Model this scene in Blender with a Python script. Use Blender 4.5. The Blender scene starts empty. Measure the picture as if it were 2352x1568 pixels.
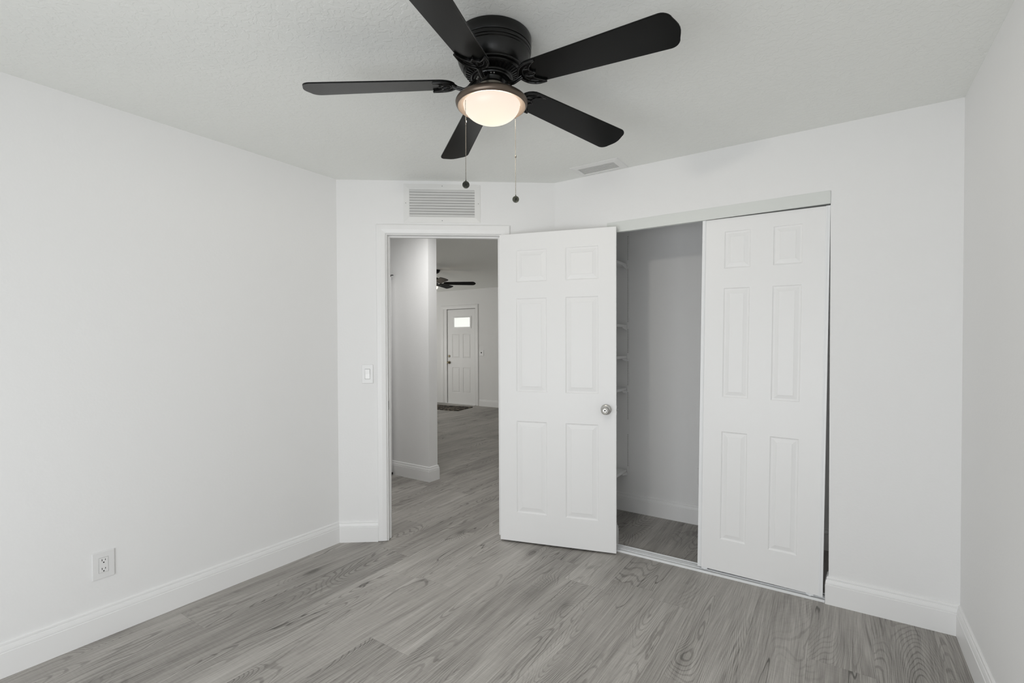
import bpy, bmesh, math, random
from mathutils import Vector, Matrix
random.seed(7)
PI = math.pi

# ------------------------------------------------------------------ camera, world, lights, exposure
sc = bpy.context.scene
col = sc.collection
YAW, PITCH, ROLL, FPX = -0.5926, -0.0142, -0.0035, 1125.345
SHX, SHY = -4.11, 17.907
cam_d = bpy.data.cameras.new('camera')
cam = bpy.data.objects.new('camera', cam_d)
col.objects.link(cam)
f_ = Vector((math.sin(YAW)*math.cos(PITCH), math.cos(YAW)*math.cos(PITCH), math.sin(PITCH)))
r0 = Vector((math.cos(YAW), -math.sin(YAW), 0))
u0 = r0.cross(f_)
r_ = r0*math.cos(ROLL) + u0*math.sin(ROLL)
u_ = -r0*math.sin(ROLL) + u0*math.cos(ROLL)
M = Matrix((r_, u_, -f_)).transposed().to_4x4()
M.translation = Vector((2.7741, 0.0, 1.331))
cam.matrix_world = M
cam_d.sensor_width = 36
cam_d.lens = 36*FPX/2352
cam_d.shift_x = -SHX/2352
cam_d.shift_y = SHY/2352
cam_d.clip_start = 0.02
sc.camera = cam

sc.view_settings.view_transform = 'Standard'
sc.view_settings.look = 'None'
sc.view_settings.gamma = 1
sc.view_settings.use_curve_mapping = False
sc.view_settings.exposure = 0.15
sc.cycles.use_denoising = True
sc.cycles.use_adaptive_sampling = True
sc.cycles.adaptive_threshold = 0.05
sc.cycles.max_bounces = 9
sc.cycles.diffuse_bounces = 7
sc.cycles.sample_clamp_indirect = 4
sc.cycles.caustics_reflective = False
sc.cycles.caustics_refractive = False

world = bpy.data.worlds.new('sky')
sc.world = world
world.use_nodes = True
wn = world.node_tree.nodes
wn['Background'].inputs[0].default_value = (0.80, 0.90, 1.0, 1)
wn['Background'].inputs[1].default_value = 1.0

def area_light(name, loc, rot, sx, sy, power, color, spread=180):
    d = bpy.data.lights.new(name, 'AREA')
    d.shape = 'RECTANGLE'; d.size = sx; d.size_y = sy
    d.energy = power; d.color = color; d.spread = math.radians(spread)
    o = bpy.data.objects.new(name, d); col.objects.link(o)
    o.location = loc; o.rotation_euler = rot
    return o
# daylight through the bedroom window in the wall behind the camera
area_light('daylight_bedroom_window', (1.95, -1.26, 0.78), (math.radians(90), 0, 0), 2.3, 1.35, 36, (0.955, 0.98, 1.0), 158)
area_light('side_fill_light', (3.19, -0.78, 1.35), (math.radians(90), 0, math.radians(90)), 0.85, 1.2, 5, (0.955, 0.98, 1.0), 150)  # added fill light, lifts the left and angled walls
# added fill for the living room, tilted up; no window is built there
area_light('living_fill_light', (-6.2, 5.4, 1.25), (math.radians(112), 0, math.radians(-90)), 2.6, 1.5, 52, (1.0, 0.985, 0.95))
area_light('hall_ceiling_light', (-0.10, 2.90, 2.42), (0, 0, 0), 0.3, 0.3, 11, (1.0, 0.99, 0.97))

# ------------------------------------------------------------------ dimensions (metres)
W, D, A, B = 3.229, 2.95, 2.0626, 1.1575       # right wall, closet wall, start of the angled wall, its end
HC = 2.413
YF = 8.145                                     # far wall of the living room
HL = 2.455                                     # living room ceiling
YB = -1.30                                     # wall behind the camera
DV = Vector((B, D-A)); LD = DV.length; DV.normalize()
N2 = Vector((DV.y, -DV.x))
PHI = math.atan2(DV.y, DV.x)

# ------------------------------------------------------------------ materials
def nodes(m):
    m.use_nodes = True
    return m.node_tree.nodes, m.node_tree.links, m.node_tree.nodes['Principled BSDF']

def mat(name, color, rough=0.5, metal=0.0, bump=None, spec=0.5, coat=0.0):
    m = bpy.data.materials.new(name)
    n, l, b = nodes(m)
    b.inputs['Base Color'].default_value = (*color, 1)
    b.inputs['Roughness'].default_value = rough
    b.inputs['Metallic'].default_value = metal
    b.inputs['Specular IOR Level'].default_value = spec
    b.inputs['Coat Weight'].default_value = coat
    if bump:
        scale, strength, dist = bump
        tc = n.new('ShaderNodeTexCoord'); t = n.new('ShaderNodeTexNoise'); bp = n.new('ShaderNodeBump')
        t.inputs['Scale'].default_value = scale; t.inputs['Detail'].default_value = 3
        bp.inputs['Strength'].default_value = strength; bp.inputs['Distance'].default_value = dist
        l.new(tc.outputs['Object'], t.inputs['Vector']); l.new(t.outputs['Fac'], bp.inputs['Height'])
        l.new(bp.outputs['Normal'], b.inputs['Normal'])
    return m

WALL = mat('wall_paint', (0.85, 0.85, 0.85), 0.62, bump=(90, 0.25, 0.002), spec=0.3)
TRIM = mat('trim_paint', (0.86, 0.86, 0.86), 0.38, spec=0.4)
DOORM = mat('door_paint', (0.87, 0.87, 0.87), 0.42, spec=0.4)
PLASTIC = mat('white_plastic', (0.80, 0.80, 0.80), 0.35)
ROCKER = mat('rocker_plastic', (0.92, 0.92, 0.92), 0.3)
VENTM = mat('vent_enamel', (0.80, 0.80, 0.79), 0.4)
DARK = mat('dark_recess', (0.015, 0.015, 0.013), 0.8)
DUCT = mat('duct_grey', (0.22, 0.22, 0.21), 0.7)
BLACK = mat('black_enamel', (0.003, 0.003, 0.0027), 0.34, spec=0.42)
BLADE = mat('black_blade', (0.003, 0.0033, 0.003), 0.24, spec=0.20)
BLADE2 = mat('matt_black_blade', (0.004, 0.004, 0.004), 0.6, spec=0.12)
BRONZE = mat('bronze_rim', (0.13, 0.10, 0.078), 0.34, metal=0.7)
NECK = mat('neck_grey_metal', (0.22, 0.20, 0.17), 0.35, metal=0.8)
NICKEL = mat('satin_nickel', (0.60, 0.59, 0.57), 0.33, metal=1.0)
BRASS = mat('aged_brass', (0.30, 0.26, 0.18), 0.35, metal=1.0)
CHAIN = mat('bead_chain_metal', (0.10, 0.09, 0.075), 0.4, metal=0.7)
FOB = mat('fob_dark_metal', (0.055, 0.058, 0.045), 0.35, metal=0.6)
ALU = mat('white_track_metal', (0.86, 0.87, 0.88), 0.45)
ALU2 = mat('header_track_metal', (0.72, 0.74, 0.72), 0.45)

def ceiling_mat():
    m = bpy.data.materials.new('knockdown_ceiling')
    n, l, b = nodes(m)
    b.inputs['Base Color'].default_value = (0.85, 0.86, 0.835, 1)
    b.inputs['Roughness'].default_value = 0.7
    b.inputs['Specular IOR Level'].default_value = 0.3
    tc = n.new('ShaderNodeTexCoord')
    nz = n.new('ShaderNodeTexNoise'); nz.inputs['Scale'].default_value = 22; nz.inputs['Detail'].default_value = 2
    ad = n.new('ShaderNodeVectorMath'); ad.operation = 'MULTIPLY_ADD'
    ad.inputs[1].default_value = (0.05, 0.05, 0.05)
    vo = n.new('ShaderNodeTexNoise'); vo.inputs['Scale'].default_value = 46; vo.inputs['Detail'].default_value = 1.5
    rp = n.new('ShaderNodeValToRGB')
    e = rp.color_ramp.elements
    e[0].position = 0.47; e[0].color = (0, 0, 0, 1); e[1].position = 0.53; e[1].color = (1, 1, 1, 1)
    bp = n.new('ShaderNodeBump'); bp.inputs['Strength'].default_value = 0.32; bp.inputs['Distance'].default_value = 0.002
    l.new(tc.outputs['Object'], nz.inputs['Vector'])
    l.new(nz.outputs['Color'], ad.inputs[0]); l.new(tc.outputs['Object'], ad.inputs[2])
    l.new(ad.outputs[0], vo.inputs['Vector']); l.new(vo.outputs['Fac'], rp.inputs[0])
    l.new(rp.outputs[0], bp.inputs['Height']); l.new(bp.outputs['Normal'], b.inputs['Normal'])
    return m
CEIL = ceiling_mat()

def floor_mat():
    m = bpy.data.materials.new('grey_oak_planks')
    n, l, b = nodes(m)
    def math_(op, *a):
        x = n.new('ShaderNodeMath'); x.operation = op
        for i, v in enumerate(a):
            if isinstance(v, (int, float)): x.inputs[i].default_value = v
            else: l.new(v, x.inputs[i])
        return x.outputs[0]
    def noise(vec, scale, detail=2.0, rough=0.5, dist=0.0):
        t = n.new('ShaderNodeTexNoise'); t.inputs['Scale'].default_value = scale
        t.inputs['Detail'].default_value = detail; t.inputs['Roughness'].default_value = rough
        t.inputs['Distortion'].default_value = dist
        l.new(vec, t.inputs['Vector']); return t.outputs['Fac']
    def comb(x, y, z=0.0):
        c = n.new('ShaderNodeCombineXYZ')
        for i, v in enumerate((x, y, z)):
            if isinstance(v, (int, float)): c.inputs[i].default_value = v
            else: l.new(v, c.inputs[i])
        return c.outputs[0]
    def ramp(fac, p0, p1, c0=0.0, c1=1.0):
        r = n.new('ShaderNodeMapRange'); r.clamp = True
        r.interpolation_type = 'SMOOTHSTEP'
        l.new(fac, r.inputs[0])
        for i, v in zip((1, 2, 3, 4), (p0, p1, c0, c1)): r.inputs[i].default_value = v
        return r.outputs[0]
    tc = n.new('ShaderNodeTexCoord'); sp = n.new('ShaderNodeSeparateXYZ')
    l.new(tc.outputs['Object'], sp.inputs[0]); X, Y = sp.outputs[0], sp.outputs[1]
    PW, PL = 0.235, 1.52
    u = math_('DIVIDE', math_('SUBTRACT', X, 1.725 - 40*PW), PW)
    iu = math_('FLOOR', u); fu = math_('SUBTRACT', u, iu)
    wn1 = n.new('ShaderNodeTexWhiteNoise'); wn1.noise_dimensions = '1D'; l.new(iu, wn1.inputs['W'])
    v = math_('ADD', math_('DIVIDE', math_('ADD', Y, 20.0), PL), wn1.outputs['Value'])
    iv = math_('FLOOR', v); fv = math_('SUBTRACT', v, iv)
    wn2 = n.new('ShaderNodeTexWhiteNoise'); wn2.noise_dimensions = '2D'; l.new(comb(iu, iv), wn2.inputs['Vector'])
    rs = n.new('ShaderNodeSeparateColor'); l.new(wn2.outputs['Color'], rs.inputs[0])
    R1, R2, R3 = rs.outputs[0], rs.outputs[1], rs.outputs[2]
    ox = math_('MULTIPLY', R1, 37.0); oy = math_('MULTIPLY', R2, 53.0)
    px = math_('ADD', X, ox); py = math_('ADD', Y, oy)
    # cathedral rings: contour lines of a stretched noise field, bent around sparse knots
    kv = n.new('ShaderNodeTexVoronoi'); kv.feature = 'F1'; kv.inputs['Scale'].default_value = 1.0
    l.new(comb(math_('MULTIPLY', px, 3.2), math_('MULTIPLY', py, 1.5)), kv.inputs['Vector'])
    kd = kv.outputs['Distance']
    knot = ramp(kd, 0.0, 0.34, 1.0, 0.0)
    warp = noise(comb(math_('MULTIPLY', px, 8.0), math_('MULTIPLY', py, 3.2)), 1.0, 2.0)
    fld = noise(comb(math_('MULTIPLY', px, 3.8), math_('MULTIPLY', py, 0.55)), 1.0, 1.3, 0.4, 0.2)
    field = math_('ADD', math_('ADD', math_('MULTIPLY', fld, 70.0), math_('MULTIPLY', knot, 9.0)),
                  math_('MULTIPLY', warp, 3.0))
    jit = noise(comb(math_('MULTIPLY', px, 60.0), math_('MULTIPLY', py, 22.0)), 1.0, 2.0)
    ring = math_('SINE', math_('MULTIPLY', math_('ADD', field, math_('MULTIPLY', jit, 0.35)), 6.3))
    ringm = ramp(ring, 0.25, 0.95)
    amt = noise(comb(math_('MULTIPLY', px, 3.0), math_('MULTIPLY', py, 1.3), 4.0), 1.0, 1.0)
    amt = ramp(amt, 0.40, 0.62, 0.10, 1.0)
    ringv = math_('MULTIPLY', ringm, amt)
    # fine fibre streaks, broad tone drift, dark clouds around knots, thin cracks
    fib = noise(comb(math_('MULTIPLY', math_('ADD', px, math_('MULTIPLY', fld, 0.10)), 330.0), math_('MULTIPLY', py, 5.0)), 1.0, 2.0, 0.5)
    line = noise(comb(math_('MULTIPLY', math_('ADD', px, math_('MULTIPLY', fld, 0.16)), 150.0), math_('MULTIPLY', py, 2.2), 5.0), 1.0, 1.0, 0.4)
    line = math_('MULTIPLY', ramp(line, 0.60, 0.72), ramp(noise(comb(math_('MULTIPLY', px, 6.0), math_('MULTIPLY', py, 1.6), 7.0), 1.0, 1.0), 0.42, 0.60))
    fib2 = noise(comb(math_('MULTIPLY', math_('ADD', px, math_('MULTIPLY', fld, 0.22)), 42.0), math_('MULTIPLY', py, 1.1)), 1.0, 2.0, 0.5)
    saw = noise(comb(math_('MULTIPLY', px, 12.0), math_('MULTIPLY', py, 140.0)), 1.0, 1.0)
    broad = noise(comb(math_('MULTIPLY', px, 9.0), math_('MULTIPLY', py, 1.1)), 1.0, 2.0)
    cr = noise(comb(math_('MULTIPLY', px, 5.5), math_('MULTIPLY', py, 0.55), 9.0), 1.0, 3.0)
    crack = ramp(math_('ABSOLUTE', math_('SUBTRACT', cr, 0.5)), 0.0, 0.0065, 1.0, 0.0)
    crm = ramp(noise(comb(math_('MULTIPLY', px, 2.0), math_('MULTIPLY', py, 1.4), 2.0), 1.0, 1.0), 0.52, 0.60)
    crack = math_('MULTIPLY', crack, crm)
    core = ramp(kd, 0.03, 0.12, 1.0, 0.0)
    tone = math_('ADD', 0.5, math_('MULTIPLY', math_('SUBTRACT', R3, 0.5), 0.20))
    tone = math_('ADD', tone, math_('MULTIPLY', math_('SUBTRACT', broad, 0.5), 0.45))
    tone = math_('ADD', tone, math_('MULTIPLY', math_('SUBTRACT', fib, 0.5), 0.85))
    tone = math_('ADD', tone, math_('MULTIPLY', math_('SUBTRACT', fib2, 0.5), 0.50))
    tone = math_('ADD', tone, math_('MULTIPLY', math_('SUBTRACT', saw, 0.5), 0.12))
    tone = math_('SUBTRACT', math_('ADD', tone, 0.03), math_('MULTIPLY', ringv, 0.25))
    tone = math_('SUBTRACT', tone, math_('MULTIPLY', line, 0.22))
    tone = math_('SUBTRACT', tone, math_('MULTIPLY', knot, 0.16))
    tone = math_('SUBTRACT', tone, math_('MULTIPLY', core, 0.22))
    tone = math_('SUBTRACT', tone, math_('MULTIPLY', crack, 0.55))
    # seams
    eu = math_('MINIMUM', fu, math_('SUBTRACT', 1.0, fu))
    ev = math_('MULTIPLY', math_('MINIMUM', fv, math_('SUBTRACT', 1.0, fv)), PL/PW)
    seam = ramp(math_('MINIMUM', eu, ev), 0.002, 0.009, 1.0, 0.0)
    tone = math_('SUBTRACT', tone, math_('MULTIPLY', seam, 0.10))
    cr_ = n.new('ShaderNodeValToRGB'); e = cr_.color_ramp.elements
    e[0].position = 0.0; e[0].color = (0.125, 0.119, 0.110, 1)
    e[1].position = 1.0; e[1].color = (0.620, 0.600, 0.570, 1)
    k = cr_.color_ramp.elements.new(0.5); k.color = (0.365, 0.346, 0.324, 1)
    l.new(tone, cr_.inputs[0]); l.new(cr_.outputs[0], b.inputs['Base Color'])
    b.inputs['Roughness'].default_value = 0.52
    b.inputs['Specular IOR Level'].default_value = 0.35
    bp = n.new('ShaderNodeBump'); bp.inputs['Strength'].default_value = 0.25; bp.inputs['Distance'].default_value = 0.001
    h = math_('SUBTRACT', 1.0, seam)
    l.new(h, bp.inputs['Height']); l.new(bp.outputs['Normal'], b.inputs['Normal'])
    return m
FLOOR = floor_mat()

def emit_mat(name, color, strength):
    m = bpy.data.materials.new(name)
    n, l, b = nodes(m)
    b.inputs['Base Color'].default_value = (0.8, 0.8, 0.8, 1)
    b.inputs['Emission Color'].default_value = (*color, 1)
    b.inputs['Emission Strength'].default_value = strength
    b.inputs['Roughness'].default_value = 0.3
    return m

def bowl_mat():
    # frosted bowl lit by the bulb inside: hottest near its middle
    m = bpy.data.materials.new('lit_frosted_glass')
    n, l, b = nodes(m)
    tc = n.new('ShaderNodeTexCoord'); ln = n.new('ShaderNodeVectorMath'); ln.operation = 'DISTANCE'
    ln.inputs[1].default_value = (0.0, 0.0, -0.055)
    l.new(tc.outputs['Object'], ln.inputs[0])
    mr = n.new('ShaderNodeMapRange'); mr.inputs[1].default_value = 0.01; mr.inputs[2].default_value = 0.115
    l.new(ln.outputs['Value'], mr.inputs[0])
    rp = n.new('ShaderNodeValToRGB'); e = rp.color_ramp.elements
    e[0].position = 0; e[0].color = (1.0, 0.955, 0.76, 1)
    e[1].position = 1; e[1].color = (0.98, 0.82, 0.69, 1)
    k = e.new(0.55); k.color = (1.0, 0.905, 0.745, 1)
    l.new(mr.outputs[0], rp.inputs[0]); l.new(rp.outputs[0], b.inputs['Emission Color'])
    b.inputs['Emission Strength'].default_value = 0.86
    b.inputs['Base Color'].default_value = (0.06, 0.06, 0.06, 1); b.inputs['Roughness'].default_value = 0.4
    return m
BOWL = bowl_mat()
PANE = emit_mat('daylit_frosted_pane', (0.93, 0.95, 0.89), 0.88)
PANE.node_tree.nodes['Principled BSDF'].inputs['Base Color'].default_value = (0.05, 0.05, 0.05, 1)
LAMPG = emit_mat('lit_lamp_glass', (1.0, 0.80, 0.60), 1.6)

def mat_rug():
    m = bpy.data.materials.new('woven_rug')
    n, l, b = nodes(m)
    tc = n.new('ShaderNodeTexCoord'); t = n.new('ShaderNodeTexNoise'); t.inputs['Scale'].default_value = 14
    t.inputs['Detail'].default_value = 4; t.inputs['Distortion'].default_value = 1.5
    rp = n.new('ShaderNodeValToRGB'); e = rp.color_ramp.elements
    e[0].position = 0.50; e[0].color = (0.012, 0.010, 0.009, 1)
    e[1].position = 0.60; e[1].color = (0.22, 0.18, 0.13, 1)
    l.new(tc.outputs['Object'], t.inputs['Vector']); l.new(t.outputs['Fac'], rp.inputs[0])
    l.new(rp.outputs[0], b.inputs['Base Color']); b.inputs['Roughness'].default_value = 0.95
    return m
RUG = mat_rug()

# ------------------------------------------------------------------ mesh helpers
class MB:
    def __init__(s): s.v = []; s.f = []; s.m = []
    def add(s, vs, fs, mi=0):
        k = len(s.v); s.v += [tuple(p) for p in vs]
        for f in fs: s.f.append(tuple(i+k for i in f)); s.m.append(mi)
        return s
    def box(s, x0, x1, y0, y1, z0, z1, mi=0):
        vs = [(x, y, z) for z in (z0, z1) for y in (y0, y1) for x in (x0, x1)]
        return s.add(vs, [(0,2,3,1), (4,5,7,6), (0,1,5,4), (2,6,7,3), (0,4,6,2), (1,3,7,5)], mi)
    def obox(s, c, ax, ay, az, mi=0):
        c = Vector(c); ax, ay, az = Vector(ax), Vector(ay), Vector(az)
        vs = [c + ax*i + ay*j + az*k for k in (-1, 1) for j in (-1, 1) for i in (-1, 1)]
        return s.add(vs, [(0,2,3,1), (4,5,7,6), (0,1,5,4), (2,6,7,3), (0,4,6,2), (1,3,7,5)], mi)
    def lathe(s, prof, n=48, o=(0,0,0), mi=0, axis='z'):
        vs = []; fs = []; k = len(prof)
        for j in range(n):
            a = 2*PI*j/n
            for r, z in prof:
                p = (r*math.cos(a), r*math.sin(a), z)
                if axis == 'y': p = (p[0], p[2], p[1])
                vs.append((p[0]+o[0], p[1]+o[1], p[2]+o[2]))
        for j in range(n):
            for i in range(k-1):
                a, b_, c, d = j*k+i, ((j+1) % n)*k+i, ((j+1) % n)*k+i+1, j*k+i+1
                fs.append((a, b_, c, d) if axis == 'z' else (a, d, c, b_))
        return s.add(vs, fs, mi)
    def tube(s, pts, r, n=10, mi=0, flat=1.0):
        pts = [Vector(p) for p in pts]; rs = r if isinstance(r, (list, tuple)) else [r]*len(pts)
        vs = []; fs = []; up = None
        for i, p in enumerate(pts):
            t = (pts[min(i+1, len(pts)-1)] - pts[max(i-1, 0)]).normalized()
            if up is None:
                up = Vector((0, 0, 1)) if abs(t.z) < 0.9 else Vector((1, 0, 0))
            a = t.cross(up).normalized(); b_ = a.cross(t).normalized(); up = b_
            for j in range(n):
                th = 2*PI*j/n
                vs.append(p + a*math.cos(th)*rs[i] + b_*math.sin(th)*rs[i]*flat)
        for i in range(len(pts)-1):
            for j in range(n):
                fs.append((i*n+j, i*n+(j+1) % n, (i+1)*n+(j+1) % n, (i+1)*n+j))
        fs.append(tuple(range(n))[::-1]); fs.append(tuple((len(pts)-1)*n+j for j in range(n)))
        return s.add(vs, fs, mi)
    def slab(s, outline, z0, z1, mi=0, T=None):
        k = len(outline)
        vs = [Vector((x, y, z0)) for x, y in outline] + [Vector((x, y, z1)) for x, y in outline]
        if T: vs = [T @ v for v in vs]
        fs = [tuple(range(k))[::-1], tuple(range(k, 2*k))] + [(i, (i+1) % k, k+(i+1) % k, k+i) for i in range(k)]
        return s.add(vs, fs, mi)
    def tf(s, T):
        s.v = [tuple(T @ Vector(p)) for p in s.v]; return s
    def build(s, name, mats, parent=None, smooth=False, bevel=0, seg=2, loc=None, rot=None, angle=30):
        me = bpy.data.meshes.new(name)
        me.from_pydata(s.v, [], s.f)
        if not isinstance(mats, (list, tuple)): mats = [mats]
        for m in mats: me.materials.append(m)
        for p, mi in zip(me.polygons, s.m): p.material_index = mi
        bm = bmesh.new(); bm.from_mesh(me)
        bmesh.ops.remove_doubles(bm, verts=bm.verts, dist=1e-6)
        bmesh.ops.recalc_face_normals(bm, faces=bm.faces)
        bm.to_mesh(me); bm.free()
        o = bpy.data.objects.new(name, me); col.objects.link(o)
        if parent is not None: o.parent = parent
        if loc is not None: o.location = loc
        if rot is not None: o.rotation_euler = rot
        if smooth:
            for p in me.polygons: p.use_smooth = True
            me.set_sharp_from_angle(angle=math.radians(angle))
        if bevel:
            md = o.modifiers.new('bevel', 'BEVEL'); md.width = bevel; md.segments = seg
            md.limit_method = 'ANGLE'; md.angle_limit = math.radians(35)
        return o

def tag(o, label=None, cat=None, group=None, kind=None):
    if label: o['label'] = label
    if cat: o['category'] = cat
    if group: o['group'] = group
    if kind: o['kind'] = kind
    return o
def empty(name, loc=(0,0,0), rz=0.0, ry=0.0):
    o = bpy.data.objects.new(name, None); col.objects.link(o)
    o.location = loc; o.rotation_euler = (0, ry, rz); o.empty_display_size = 0.1
    return o
def dg(s_, off, z):          # a point on the angled wall: along it, out of it into the bedroom, height
    return Vector((DV.x*s_ + N2.x*off, A + DV.y*s_ + N2.y*off, z))

# ------------------------------------------------------------------ the shell
S = 'structure'
fl = MB().box(-6.4, W+0.1, YB-0.1, YF+0.1, -0.10, 0.0).build('floor', FLOOR)
tag(fl, 'grey oak plank floor running through bedroom, closet and hall', 'floor', kind=S)
c1 = MB().slab([(-0.115, YB-0.1), (W+0.1, YB-0.1), (W+0.1, 3.80), (1.05, 3.80), (1.05, 3.15), (0.35, 2.50), (-0.115, 2.13)], HC, HC+0.12).build('ceiling', CEIL)
tag(c1, 'white textured ceiling of the bedroom and closet', 'ceiling', kind=S)
c2 = MB().slab([(-6.4, 2.0), (-0.1151, 2.0), (-0.1151, 2.12), (0.35, 2.52), (1.0499, 3.16), (1.0499, YF+0.1), (-6.4, YF+0.1)], HL, HL+0.12)
c2 = c2.build('ceiling', CEIL)
tag(c2, 'textured ceiling of the living room beyond the doorway', 'ceiling', kind=S)

w = MB().box(-0.115, 0.0, YB-0.1, A, 0, HC+0.1)
w.slab([(-0.115, A), (0.0, A), (-N2.x*0.115, A-N2.y*0.115), (-0.115, A+0.06)], 0, HC+0.1)
tag(w.build('wall_left', WALL), 'long blank white wall with one outlet near the floor', 'wall', kind=S)
# angled wall with the doorway, in its own frame (x along it, y away from the bedroom)
OS0, OS1, OZ = 0.316, 1.096, 2.066
w = MB()
w.box(0, OS0, 0, 0.115, 0, HC+0.1); w.box(OS1, LD, 0, 0.115, 0, HC+0.1); w.box(OS0, OS1, 0, 0.115, OZ, HC+0.1)
o = w.build('wall_diagonal', WALL, loc=(0, A, 0), rot=(0, 0, PHI))
tag(o, 'angled white wall holding the doorway and return air grille', 'wall', kind=S)
# closet wall with its wide opening
CX0, CX1, CZ = 1.549, 2.7315, 2.086
w = MB()
w.slab([(B, D), (CX0, D), (CX0, D+0.11), (B-0.02, D+0.11), (B-0.07, D+0.09)], 0, HC+0.1)
w.box(CX1, W+0.1, D, D+0.11, 0, HC+0.1); w.box(CX0, CX1, D, D+0.11, CZ, HC+0.1)
tag(w.build('wall_closet', WALL), 'white wall around the sliding door closet opening', 'wall', kind=S)
w = MB().box(W, W+0.1, YB-0.1, -1.22, 0, HC+0.1).box(W, W+0.1, -0.34, 3.80, 0, HC+0.1)
w.box(W, W+0.1, -1.22, -0.34, 0, 0.72).box(W, W+0.1, -1.22, -0.34, 1.98, HC+0.1)
tag(w.build('wall_right', WALL), 'blank white wall at the right edge of the view', 'wall', kind=S)
# wall behind the camera with the window
w = MB()
WX0, WX1, WZ0, WZ1 = 0.80, 3.10, 0.08, 2.05
w.box(-0.115, WX0, YB-0.1, YB, 0, HC+0.1); w.box(WX1, W+0.1, YB-0.1, YB, 0, HC+0.1)
w.box(WX0, WX1, YB-0.1, YB, 0, WZ0); w.box(WX0, WX1, YB-0.1, YB, WZ1, HC+0.1)
tag(w.build('wall_back', WALL), 'white bedroom wall with the window, behind the viewer', 'wall', kind=S)
win = empty('window_1', (WX0, YB-0.06, WZ0)); tag(win, 'white framed bedroom window behind the viewer', 'window', kind=S)
ww, wh = WX1-WX0, WZ1-WZ0
m = MB().box(0, ww, -0.02, 0.02, 0, 0.05).box(0, ww, -0.02, 0.02, wh-0.05, wh).box(0, 0.05, -0.02, 0.02, 0, wh).box(ww-0.05, ww, -0.02, 0.02, 0, wh).box(ww/2-0.025, ww/2+0.025, -0.02, 0.02, 0, wh)
m.build('window_frame', TRIM, win, bevel=0.003)
GL = bpy.data.materials.new('window_glass'); n_, l_, b_ = nodes(GL)
b_.inputs['Transmission Weight'].default_value = 1; b_.inputs['Roughness'].default_value = 0.0; b_.inputs['IOR'].default_value = 1.45
MB().box(0.05, ww-0.05, -0.012, -0.008, 0.05, wh-0.05).build('pane', GL, win)
win2 = empty('added_window_2', (W+0.06, -1.22, 0.72)); tag(win2, 'smaller unseen side window added beside the viewer for extra light', 'window', kind=S)  # unseen window, added to go with the side fill light
m = MB().box(-0.02, 0.02, 0, 0.88, 0, 0.05).box(-0.02, 0.02, 0, 0.88, 1.21, 1.26).box(-0.02, 0.02, 0, 0.05, 0, 1.26).box(-0.02, 0.02, 0.83, 0.88, 0, 1.26).box(-0.02, 0.02, 0.05, 0.83, 0.61, 0.65)
m.build('window_frame', TRIM, win2, bevel=0.003)
MB().box(0.008, 0.012, 0.05, 0.83, 0.05, 1.21).build('pane', GL, win2)

# closet interior
w = MB().box(1.05, W+0.1, 3.705, 3.80, 0, HC+0.1)
tag(w.build('wall_closet_back', WALL), 'plain white back wall inside the closet', 'wall', kind=S)
w = MB().box(1.05, 1.165, D+0.14, 3.705, 0, HC+0.1)
tag(w.build('wall_closet_left', WALL), 'white side wall inside the closet behind the shelves', 'wall', kind=S)
# hall and living room
w = MB().box(-6.3, -0.48, 3.44, 3.555, 0, HL+0.05)
tag(w.build('wall_hall', WALL), 'white hall wall ending in a free standing corner', 'wall', kind=S)
w = MB().box(-6.3, 1.05, YF+0.055, YF+0.1, 0, HL+0.05)
w.box(-6.3, -4.38, YF, YF+0.055, 0, HL+0.05).box(-3.595, 1.05, YF, YF+0.055, 0, HL+0.05).box(-4.38, -3.595, YF, YF+0.055, 2.055, HL+0.05)
tag(w.build('wall_living_back', WALL), 'far living room wall around the front door', 'wall', kind=S)
w = MB().box(-6.4, -6.3, 1.95, YF+0.1, 0, HL+0.05)
tag(w.build('wall_living_left', WALL), 'outer side wall of the living room', 'wall', kind=S)
w = MB().box(1.05, 1.15, 3.80, YF+0.1, 0, HL+0.05)
tag(w.build('wall_living_right', WALL), 'inner side wall of the living room', 'wall', kind=S)
w = MB().box(-6.3, -0.115, 1.95, 2.05, 0, HL+0.05)
tag(w.build('wall_hall_side', WALL), 'hall wall behind the bedroom', 'wall', kind=S)

# ------------------------------------------------------------------ baseboards: one moulded profile swept with mitred corners
PROF = [(0, 0), (0.015, 0), (0.015, 0.0985), (0.0122, 0.1005), (0.0122, 0.1025), (0.0138, 0.1050), (0.0128, 0.1120), (0.0105, 0.1205),
        (0.0095, 0.1235), (0.0068, 0.1245), (0.0068, 0.1265), (0.0080, 0.1300), (0.0070, 0.1360), (0.0040, 0.1395), (0.0, 0.1400)]
def baseboard(name, path, label, prof=PROF, z0=0.0):
    # path: points along the wall, room on the right-hand side of the travel direction
    pts = [Vector(p) for p in path]; k = len(prof); vs = []; fs = []
    for i, p in enumerate(pts):
        dirs = []
        if i > 0: dirs.append((pts[i]-pts[i-1]).normalized())
        if i < len(pts)-1: dirs.append((pts[i+1]-pts[i]).normalized())
        ns = [Vector((d.y, -d.x)) for d in dirs]
        nn = sum(ns, Vector((0, 0))).normalized(); sc_ = 1/max(0.2, nn.dot(ns[0]))
        for off, z in prof: vs.append((p.x+nn.x*off*sc_, p.y+nn.y*off*sc_, z+z0))
    for i in range(len(pts)-1):
        for j in range(k-1): fs.append((i*k+j, (i+1)*k+j, (i+1)*k+j+1, i*k+j+1))
        fs.append((i*k+k-1, (i+1)*k+k-1, (i+1)*k, i*k))
    fs.append(tuple(range(k))); fs.append(tuple((len(pts)-1)*k+j for j in range(k))[::-1])
    o = MB().add(vs, fs).build(name, TRIM)
    return tag(o, label, 'baseboard', kind=S)
E_ = 0.0006
d0 = dg(0, 0, 0); d1 = dg(0.2605, 0, 0); d2 = dg(1.1525, 0, 0)
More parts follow.
